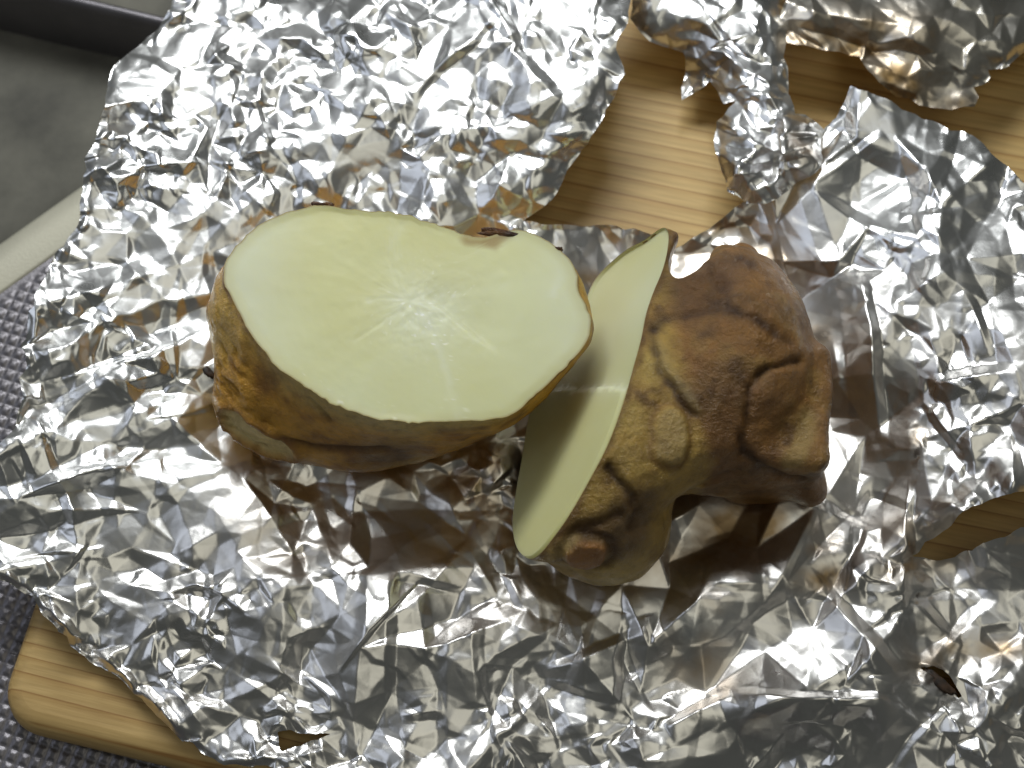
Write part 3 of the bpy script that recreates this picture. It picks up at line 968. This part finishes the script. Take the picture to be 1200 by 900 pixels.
    tint = mixc(tint, (0.95, 0.95, 0.88), 0.9 * sstep(0.62, 0.8, gl) * np.clip(core + np.exp(-(np.minimum(dl[1], dl[7]) / 0.002) ** 2), 0, 1))  # sparkle around the core painted in as near-white specks
    pat = curve_d(W, at(np.array([552., 575., 592.]), np.array([276., 281., 272.]), 0.0405))
    tint = mixc(tint, (0.34, 0.22, 0.07), 0.8 * sstep(0.0028, 0.0008, pat + 0.0012 * fbm(W, 300, 77, 3)))
    tint = mixc(tint, (0.62, 0.58, 0.26), 0.45 * sstep(0.90, 0.985, ff))
    tint = mixc(tint, (0.42, 0.30, 0.09), 0.85 * sstep(0.985, 1.0, ff))
    i2 = np.arange(1, 1 + NR * NT).reshape(NR, NT)
    Fq = np.stack([i2[:-1], i2[1:], np.roll(i2[1:], -1, 1), np.roll(i2[:-1], -1, 1)], -1).reshape(-1, 4)
    F3 = np.stack([np.zeros(NT, int), i2[0], np.roll(i2[0], -1)], -1)
    Fa = [list(map(int, f)) for f in F3] + [list(map(int, f)) for f in Fq]
    mesh_obj('cut_face', W2, Fa, M_FLESH, root, colors={'tint': tint})
    # small dark skin shreds on the rim of the cut
    shred(root, at(377., 240., 0.0400), (0.0024, 0.0007, 0.0007), 0.05, 501)
    shred(root, at(580., 273., 0.0402), (0.0040, 0.0008, 0.0008), 0.15, 502)
    shred(root, at(655., 293., 0.0398), (0.0008, 0.0007, 0.0009), 0.3, 503)


def shred(root, loc, size, ang, seed):
    bm = bmesh.new()
    bmesh.ops.create_icosphere(bm, subdivisions=3, radius=1.0)
    v = np.array([q.co[:] for q in bm.verts])
    n = fbm(v, 1.3, seed, 3)
    v = v * (1 + 0.9 * n)[:, None] * np.array(size)
    ca, sa = math.cos(ang), math.sin(ang)
    v = np.stack([v[:, 0] * ca + v[:, 1] * sa, -v[:, 0] * sa + v[:, 1] * ca, v[:, 2]], -1) + loc
    f = np.array([[q.index for q in p.verts] for p in bm.faces])
    bm.free()
    c = mixc(np.tile(np.array([0.16, 0.07, 0.02]), (len(v), 1)), (0.05, 0.02, 0.01), sstep(-0.3, 0.3, n))
    mesh_obj('skin_shred', v, f, M_SKIN, root, colors={'tint': c})


build_half_one()


# ------------------------------------------------------------------ the other half, standing on its side with knobs
def surface_nets(S, org, h):
    """mesh of S = 0 on a regular grid"""
    nx, ny, nz = S.shape
    inside = S < 0
    c = np.zeros((nx - 1, ny - 1, nz - 1), np.int8)
    for dx in (0, 1):
        for dy in (0, 1):
            for dz in (0, 1):
                c += inside[dx:nx - 1 + dx, dy:ny - 1 + dy, dz:nz - 1 + dz]
    act = (c > 0) & (c < 8)
    ids = np.full(c.shape, -1, int)
    ids[act] = np.arange(act.sum())
    I = np.argwhere(act)
    acc = np.zeros((len(I), 3)); w = np.zeros(len(I))
    corners = [(a, b, d) for a in (0, 1) for b in (0, 1) for d in (0, 1)]
    for a in corners:
        for ax in range(3):
            if a[ax]: continue
            b = list(a); b[ax] = 1
            s0 = S[I[:, 0] + a[0], I[:, 1] + a[1], I[:, 2] + a[2]]; s1 = S[I[:, 0] + b[0], I[:, 1] + b[1], I[:, 2] + b[2]]
            m = (s0 < 0) != (s1 < 0)
            t = np.where(m, s0 / np.where(m, s0 - s1, 1), 0)
            p = np.tile(np.array(a, float), (len(I), 1)); p[:, ax] = t
            acc += p * m[:, None]; w += m
    V = org + (I + acc / w[:, None]) * h
    Fs = []
    for ax in range(3):
        sl0 = [slice(1, -1)] * 3; sl1 = [slice(1, -1)] * 3
        sl0[ax] = slice(0, -1); sl1[ax] = slice(1, None)
        a = inside[tuple(sl0)]; b = inside[tuple(sl1)]
        E = np.argwhere(a != b)
        off = np.ones(3, int); off[ax] = 0
        E = E + off
        flip = inside[E[:, 0], E[:, 1], E[:, 2]]
        o1, o2 = [k for k in range(3) if k != ax]
        def cell(d1, d2):
            q = E.copy(); q[:, o1] -= d1; q[:, o2] -= d2
            return ids[q[:, 0], q[:, 1], q[:, 2]]
        quad = np.stack([cell(1, 1), cell(0, 1), cell(0, 0), cell(1, 0)], -1)
        if ax == 1: flip = ~flip
        quad[~flip] = quad[~flip][:, ::-1]
        Fs.append(quad)
    return V, np.vstack(Fs)


def smin(a, b, k):
    h = np.clip(0.5 + 0.5 * (b - a) / k, 0, 1)
    return b * (1 - h) + a * h - k * h * (1 - h)


def sd_ell(P, c, R, rot=None):
    q = P - c
    if rot is not None:
        q = q @ rot
    k0 = np.linalg.norm(q / R, axis=-1); k1 = np.linalg.norm(q / (np.asarray(R) ** 2), axis=-1)
    return k0 * (k0 - 1) / np.maximum(k1, 1e-9)


def rotz(a):
    a = math.radians(a)
    return np.array([[math.cos(a), -math.sin(a), 0], [math.sin(a), math.cos(a), 0], [0, 0, 1]])


FACE2 = [(777, 270), (781, 292), (774, 318), (763, 341), (752, 368), (745, 402), (735, 442), (722, 490), (700, 540), (671, 590), (645, 628), (627, 647), (617, 632), (611, 602), (612, 560), (619, 510), (628, 468),
         (638, 434), (651, 408), (667, 388), (684, 370), (690, 350), (700, 328), (725, 306), (752, 287)]


def build_half_two():
    # the plane of the cut
    fit = [(777, 270, 35), (735, 442, 47), (700, 540, 43), (627, 647, 24), (638, 434, 7), (690, 350, 17)]
    Pf_ = np.array([at(float(u_), float(v_), z_ / 1000) for u_, v_, z_ in fit])
    p0 = Pf_.mean(0)
    nrm = np.linalg.svd(Pf_ - p0)[2][2]
    nrm = nrm * np.sign(nrm[2])
    D = Pf_[3] - Pf_[0]; D = D - nrm * (D @ nrm); D /= np.linalg.norm(D)
    E1 = D; E2 = np.cross(nrm, D)
    r = rays(np.array([p[0] for p in FACE2], float), np.array([p[1] for p in FACE2], float))
    t = ((p0 - CAM) @ nrm) / (r @ nrm)
    F3 = CAM + r * t[:, None]
    F3s = smooth_closed(F3, 90)
    print('face two: normal', nrm.round(3), 'z range', F3[:, 2].min().round(4), F3[:, 2].max().round(4))
    poly = np.stack([(F3s - p0) @ E1, (F3s - p0) @ E2], -1)
    h = 0.00065
    lo = np.array([F3[:, 0].min() - 0.004, at(690., 770., 0.0)[1], -0.002]); hi = np.array([at(975., 450., 0.02)[0], at(800., 250., 0.03)[1], 0.056])
    gx, gy, gz = [np.arange(lo[k], hi[k], h) for k in range(3)]
    G = np.stack(np.meshgrid(gx, gy, gz, indexing='ij'), -1)
    sh = G.shape[:3]
    P = G.reshape(-1, 3)
    dep = -(P - p0) @ nrm                                   # depth behind the cut
    back = np.array([-nrm[0], -nrm[1], 0.02]); back /= np.linalg.norm(back)
    Pf = P - back * (dep / -(back @ nrm))[:, None]          # slid along the body's axis onto the cut
    a = (Pf - p0) @ E1; b = (Pf - p0) @ E2
    # signed distance to the cut outline on a 2D grid, then looked up
    s2 = 0.0005
    ga = np.arange(a.min(), a.max() + s2, s2); gb = np.arange(b.min(), b.max() + s2, s2)
    GA, GB = np.meshgrid(ga, gb, indexing='ij')
    d2, _, _ = seg_dist(GA, GB, poly)
    d2 = np.where(inside_poly(GA, GB, poly), -d2, d2)
    fa = (a - ga[0]) / s2; fb = (b - gb[0]) / s2
    ia = np.clip(fa.astype(int), 0, len(ga) - 2); ib = np.clip(fb.astype(int), 0, len(gb) - 2)
    fa -= ia; fb -= ib
    base = d2[ia, ib] * (1 - fa) * (1 - fb) + d2[ia + 1, ib] * fa * (1 - fb) + d2[ia, ib + 1] * (1 - fa) * fb + d2[ia + 1, ib + 1] * fa * fb
    DM = 0.032 - 0.016 * sstep(0.0, 0.034, a)
    x = np.clip(dep / DM, 0, 0.999)
    shrink = 0.021 * (1 - np.sqrt(1 - x ** 1.6))
    body = np.maximum(base - 0.0012 + shrink, dep - DM)
    # the tip beyond the notch keeps only a thin slice of skin
    topn = at(768., 338., 0.03)
    tipmask = sstep(-0.002, 0.003, -((P - topn) @ D))
    body = body + tipmask * np.clip(dep - 0.0075, 0, None) * 2.0
    knob = sd_ell(P, at(853., 422., 0.027), (0.0185, 0.0250, 0.0215))
    knob = smin(knob, sd_ell(P, at(810., 455., 0.024), (0.021, 0.021, 0.019)), 0.008)
    qb = np.abs((P - at(910., 498., 0.021)) @ rotz(-4)) - np.array([0.0058, 0.0108, 0.0125])
    box = np.linalg.norm(np.maximum(qb, 0), axis=1) + np.minimum(qb.max(1), 0) - 0.0032
    knob = smin(knob, box, 0.0035)
    knob = smin(knob, sd_ell(P, at(943., 562., 0.016), (0.0042, 0.0062, 0.0065), rotz(28)), 0.002)
    knob = smin(knob, sd_ell(P, at(840., 512., 0.018), (0.021, 0.0115, 0.015)), 0.006)
    d = smin(body, knob, 0.006)
    d = smin(d, sd_ell(P, at(698., 602., 0.020), (0.0165, 0.0145, 0.0168), rotz(-30)), 0.008)
    d = smin(d, sd_ell(P, at(870., 303., 0.025), (0.0035, 0.003, 0.003)), 0.002)
    d = -smin(-d, sd_ell(P, at(808., 312., 0.030), (0.0036, 0.0100, 0.060), rotz(-28)), 0.002)
    d = np.maximum(d, 0.0028 - P[:, 2])
    d += 0.0009 * fbm(P, 80, 81, 2)
    V, F = surface_nets(d.reshape(sh), lo, h)
    # cut it with the plane
    me = bpy.data.meshes.new('tmp'); me.from_pydata(V.tolist(), [], F.tolist()); me.update()
    bm = bmesh.new(); bm.from_mesh(me); bpy.data.meshes.remove(me)
    for _ in range(2):
        bmesh.ops.smooth_vert(bm, verts=bm.verts, factor=0.5, use_axis_x=True, use_axis_y=True, use_axis_z=True)
    bmesh.ops.bisect_plane(bm, geom=bm.verts[:] + bm.edges[:] + bm.faces[:], plane_co=Vector(p0), plane_no=Vector(nrm), clear_outer=True, dist=1e-5)
    bmesh.ops.recalc_face_normals(bm, faces=bm.faces)
    # keep the biggest piece only
    bm.verts.ensure_lookup_table(); seen = set(); best = []
    for v in bm.verts:
        if v.index in seen: continue
        st = [v]; comp = []; seen.add(v.index)
        while st:
            q = st.pop(); comp.append(q)
            for e in q.link_edges:
                o = e.other_vert(q)
                if o.index not in seen:
                    seen.add(o.index); st.append(o)
        if len(comp) > len(best): best = comp
    bs = set(v.index for v in best)
    bmesh.ops.delete(bm, geom=[v for v in bm.verts if v.index not in bs], context='VERTS')
    bmesh.ops.triangulate(bm, faces=bm.faces)
    bm.verts.ensure_lookup_table(); bm.verts.index_update()
    V = np.array([v.co[:] for v in bm.verts]); F = np.array([[v.index for v in f.verts] for f in bm.faces])
    nv = np.array([v.normal[:] for v in bm.verts])
    bnd = [e for e in bm.edges if e.is_boundary]
    # ordered boundary loop
    nxt = {}
    for e in bnd:
        i, j = e.verts[0].index, e.verts[1].index
        nxt.setdefault(i, []).append(j); nxt.setdefault(j, []).append(i)
    loops = []; left = set(nxt)
    while left:
        s = left.pop(); lp = [s]; prev, cur = None, s
        while True:
            cand = [q for q in nxt[cur] if q != prev and (q in left or (q == s and len(lp) > 2))]
            if not cand or cand[0] == s: break
            prev, cur = cur, cand[0]; left.discard(cur); lp.append(cur)
        loops.append(lp)
    loop = max(loops, key=len)
    bm.free()
    bvh = BVHTree.FromPolygons([Vector(p) for p in V], F.tolist())
    hp = lambda pts: hit_points(bvh, pts)
    V0_ = V
    V = V + 0.0013 * np.stack([fbm(V, 190, 201, 3), fbm(V, 190, 202, 3), fbm(V, 190, 203, 3)], -1)   # wander for the scar lines
    cutd = np.abs((V - p0) @ nrm)
    fade = sstep(0.0, 0.003, cutd)
    disp = 0.0004 * fbm(V, 130, 82, 3) + 0.00025 * fbm(V, 330, 83, 3)
    f1 = curve_d(V, hp([(767, 387), (765, 412), (772, 433), (786, 451), (800, 469), (813, 485)]))
    f1b = curve_d(V, hp([(773, 405), (780, 430), (793, 446), (806, 462), (818, 478)]))
    f2 = curve_d(V, hp([(767, 387), (778, 376), (800, 372), (828, 364), (845, 352), (852, 366), (880, 372), (905, 385), (925, 400)]))
    f3 = curve_d(V, hp([(938, 428), (920, 428), (903, 432), (889, 441), (881, 456), (878, 480), (880, 500)]))
    f4 = curve_d(V, hp([(874, 512), (875, 530), (886, 543), (903, 552), (920, 558), (937, 561)]))
    f5 = curve_d(V, hp([(706, 530), (714, 550), (728, 568), (741, 583), (748, 602), (742, 622)]))
    f6 = curve_d(V, hp([(655, 625), (680, 618), (705, 612), (728, 604)]))
    bud = curve_d(V, hp([(846, 332), (845, 345), (840, 356)]))
    ov = hp([(786, 497), (788, 515), (787, 525)])
    fo = curve_d(V, ov)
    og = curve_d(V, hp([(683, 652), (690, 650)]))
    pc_ = curve_d(V, hp([(672, 634), (652, 640), (650, 655)]))
    nub = curve_d(V, hp([(870, 304), (878, 308)]))
    g = lambda d_, w: np.exp(-(d_ / w) ** 2)
    disp += -0.0008 * g(f1, 0.0010) + 0.0007 * g(f1b, 0.0017) - 0.0006 * g(f2, 0.0012) - 0.0010 * g(f3, 0.0009) - 0.0012 * g(f4, 0.0013) - 0.0011 * g(f5, 0.0012) - 0.0009 * g(f6, 0.0013)
    disp += -0.0012 * g(bud, 0.0020) + 0.0006 * sstep(0.0042, 0.0022, fo) - 0.0004 * g(fo - 0.0046, 0.0010) + 0.0011 * sstep(0.0042, 0.0030, og) - 0.0009 * g(og - 0.0052, 0.0011) + 0.0008 * g(pc_, 0.0014)
    V = V0_
    # rings of old leaf scars across the knob
    ax = np.array([0.75, -0.55, 0.35]); ax /= np.linalg.norm(ax)
    rg = (V - at(858., 440., 0.027)) @ ax + 0.0022 * fbm(V, 110, 85, 3)
    onknob = sstep(at(800., 450., 0.02)[0], at(830., 450., 0.02)[0], V[:, 0])
    disp += 0.0002 * onknob * np.abs(np.sin(rg * 520)) ** 3 * sstep(-0.3, 0.3, fbm(V, 60, 86, 2))
    V2 = V + nv * (disp * fade)[:, None]
    n1 = fbm(V, 45, 91, 4); n2 = fbm(V, 160, 92, 4); n3 = fbm(V, 420, 93, 3)
    c = np.tile(np.array([0.42, 0.275, 0.07]), (len(V), 1))
    c = mixc(c, (0.54, 0.39, 0.115), sstep(0.0, 0.5, n1))
    c = mixc(c, (0.24, 0.125, 0.034), 0.6 * sstep(0.05, 0.5, n2))
    kc = np.tile(np.array([0.27, 0.135, 0.038]), (len(V), 1))
    kc = mixc(kc, (0.36, 0.215, 0.062), 0.9 * sstep(0.0, 0.4, n2))
    kc = mixc(kc, (0.15, 0.072, 0.026), 0.7 * sstep(0.0, 0.45, -n1 + 0.5 * n2))
    ku = sstep(at(772., 440., 0.035)[0], at(800., 440., 0.035)[0], V[:, 0] + 0.003 * n2 + 0.30 * (at(772., 440., 0.035)[1] - V[:, 1]) * (V[:, 1] < at(772., 440., 0.035)[1]) * -1)
    c = c * (1 - ku[:, None]) + kc * ku[:, None]
    c = mixc(c, (0.08, 0.036, 0.014), 0.6 * sstep(0.28, 0.6, n2 + 0.45 * n3))
    dark = lambda c, d_, w, a_=0.85: mixc(c, (0.045, 0.02, 0.009), a_ * g(d_, w) * (0.6 + 0.4 * sstep(-0.3, 0.2, n3)))
    c = mixc(c, (0.38, 0.29, 0.13), 0.6 * g(f1b, 0.0010))
    for d_, w in ((f1, 0.0009), (f2, 0.0013), (f3, 0.0006), (f4, 0.0012), (f5, 0.0012), (f6, 0.0013), (bud, 0.0022), (nub, 0.0028)):
        c = dark(c, d_, w)
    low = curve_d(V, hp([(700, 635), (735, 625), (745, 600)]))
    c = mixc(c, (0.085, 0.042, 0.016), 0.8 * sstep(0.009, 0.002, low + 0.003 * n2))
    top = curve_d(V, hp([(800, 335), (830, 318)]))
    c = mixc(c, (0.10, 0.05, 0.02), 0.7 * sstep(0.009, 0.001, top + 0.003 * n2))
    c = mixc(c, (0.44, 0.31, 0.115), 0.95 * sstep(0.0034, 0.0026, fo))
    c = mixc(c, (0.16, 0.075, 0.022), 0.6 * g(fo - 0.0041, 0.0007))
    c = mixc(c, (0.33, 0.15, 0.04), 0.9 * sstep(0.0042, 0.0032, og))
    c = mixc(c, (0.07, 0.032, 0.012), 0.7 * g(og - 0.0054, 0.0010))
    c = mixc(c, (0.36, 0.26, 0.10), 0.7 * g(pc_, 0.0013))
    pale = curve_d(V, hp([(945, 490), (938, 520), (930, 540)]))
    c = mixc(c, (0.44, 0.34, 0.13), 0.5 * sstep(0.0040, 0.0008, pale + 0.003 * n2))
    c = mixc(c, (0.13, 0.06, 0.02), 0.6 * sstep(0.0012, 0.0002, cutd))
    cen = V.mean(0)
    root = thing('tuber_half', (cen[0], cen[1], 0.003), 'knobbly brown tuber half propped with its pale cut facing sideways', 'tuber')
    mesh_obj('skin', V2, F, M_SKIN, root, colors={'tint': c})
    # ---- cut face from the loop
    LP = V[loop]
    LP = smooth_loop(LP)
    # medial line so that the rings stay inside the bent outline
    la = (LP - p0) @ E1; lb = (LP - p0) @ E2
    span = np.linspace(la.min() + 0.004, la.max() - 0.004, 24)
    med = []
    for s in span:
        near = np.abs(la - s) < 0.003
        med.append(0.5 * (lb[near].max() + lb[near].min()))
    med = np.convolve(np.pad(med, 3, mode='edge'), np.ones(7) / 7, 'valid')
    ca = np.clip(la, span[0], span[-1]); cb = np.interp(ca, span, med)
    C = p0 + ca[:, None] * E1 + cb[:, None] * E2
    NR = 90
    W = []
    fr = np.linspace(0, 1, NR + 1)
    for f in fr:
        W.append(C + (LP - C) * f)
    n = len(LP)
    W = np.vstack(W); ff = np.repeat(fr, n)
    z = 0.0005 * fbm(W, 40, 95, 2)
    # a step across the face where the knife changed direction
    st0 = at(655., 452., 0.02); sl = at(np.array([668., 690., 712., 735.]), np.array([454., 460., 452., 455.]), np.array([0.02, 0.028, 0.036, 0.044]))
    tt = (sl - CAM) / np.linalg.norm(sl - CAM, axis=1, keepdims=True)
    sl = CAM + tt * (((p0 - CAM) @ nrm) / (tt @ nrm))[:, None]
    dmid = (W - sl.mean(0)) @ E1 + 0.0012 * fbm(W, 300, 97, 3)
    z += 0.0011 * sstep(-0.0004, 0.0004, dmid) - 0.0005
    z *= sstep(1.0, 0.93, ff)
    W2 = W + nrm * z[:, None]
    tint = flesh_tint(W, None, 98)
    tint = mixc(tint, (0.74, 0.76, 0.58), 0.5 * g(dmid, 0.002))
    tint = mixc(tint, (0.42, 0.30, 0.09), 0.8 * sstep(0.975, 1.0, ff))
    i2 = np.arange((NR + 1) * n).reshape(NR + 1, n)
    Fq = np.stack([i2[:-1], i2[1:], np.roll(i2[1:], -1, 1), np.roll(i2[:-1], -1, 1)], -1).reshape(-1, 4)
    fn = np.cross(W[Fq[-1, 1]] - W[Fq[-1, 0]], W[Fq[-1, 2]] - W[Fq[-1, 0]])
    if fn @ nrm < 0: Fq = Fq[:, ::-1].copy()
    mesh_obj('cut_face', W2, Fq, M_FLESH, root, colors={'tint': tint})


def smooth_loop(LP):
    """even spacing along a closed loop"""
    Q = np.vstack([LP, LP[:1]])
    L = np.concatenate([[0], np.cumsum(np.linalg.norm(np.diff(Q, axis=0), axis=1))])
    t = np.linspace(0, L[-1], 260, endpoint=False)
    return np.stack([np.interp(t, L, Q[:, k]) for k in range(3)], 1)


build_half_two()


# ------------------------------------------------------------------ dark crumb and slit sliver on the foil
def build_dark_bits():
    fo = bpy.data.objects['foil_sheet']
    bvh = BVHTree.FromPolygons([v.co for v in fo.data.vertices], [tuple(p.vertices) for p in fo.data.polygons])
    m, nt, b = new_mat('near_black')
    tc = N(nt, 'ShaderNodeTexCoord'); n = N(nt, 'ShaderNodeTexNoise', Scale=600.0, Detail=4.0)
    nt.links.new(tc.outputs['Object'], n.inputs['Vector'])
    rp = ramp(nt, [(0.35, (0.012, 0.008, 0.006)), (0.7, (0.06, 0.03, 0.014))])
    nt.links.new(n.outputs['Fac'], rp.inputs['Fac']); nt.links.new(rp.outputs['Color'], b.inputs['Base Color'])
    b.inputs['Roughness'].default_value = 0.6
    for i, (u, v, size, ang, lab) in enumerate([
            (244, 436, (0.0008, 0.0019, 0.0005), 0.6, 'small dark skin flake beside the pale-faced tuber half'),
            (1102, 800, (0.0040, 0.0011, 0.0005), -0.75, 'black sliver added for the dark of the slit in the foil')]):  # the second bit is added for the dark seen in the slit
        h = bvh.ray_cast(Vector(CAM), Vector(rays(float(u), float(v))).normalized())
        if h[0] is None:
            continue
        bm = bmesh.new(); bmesh.ops.create_icosphere(bm, subdivisions=3, radius=1.0)
        q = np.array([w.co[:] for w in bm.verts]); f = np.array([[w.index for w in p.verts] for p in bm.faces]); bm.free()
        q = q * (1 + 0.8 * fbm(q, 1.5, 300 + i, 3))[:, None] * np.array(size)
        ca, sa = math.cos(ang), math.sin(ang)
        q = np.stack([q[:, 0] * ca - q[:, 1] * sa, q[:, 0] * sa + q[:, 1] * ca, q[:, 2]], -1)
        o = mesh_obj('dark_bit', q, f, m)
        o.location = h[0] + Vector((0, 0, size[2] * 0.5))
        tag(o, lab, 'crumb')


build_dark_bits()
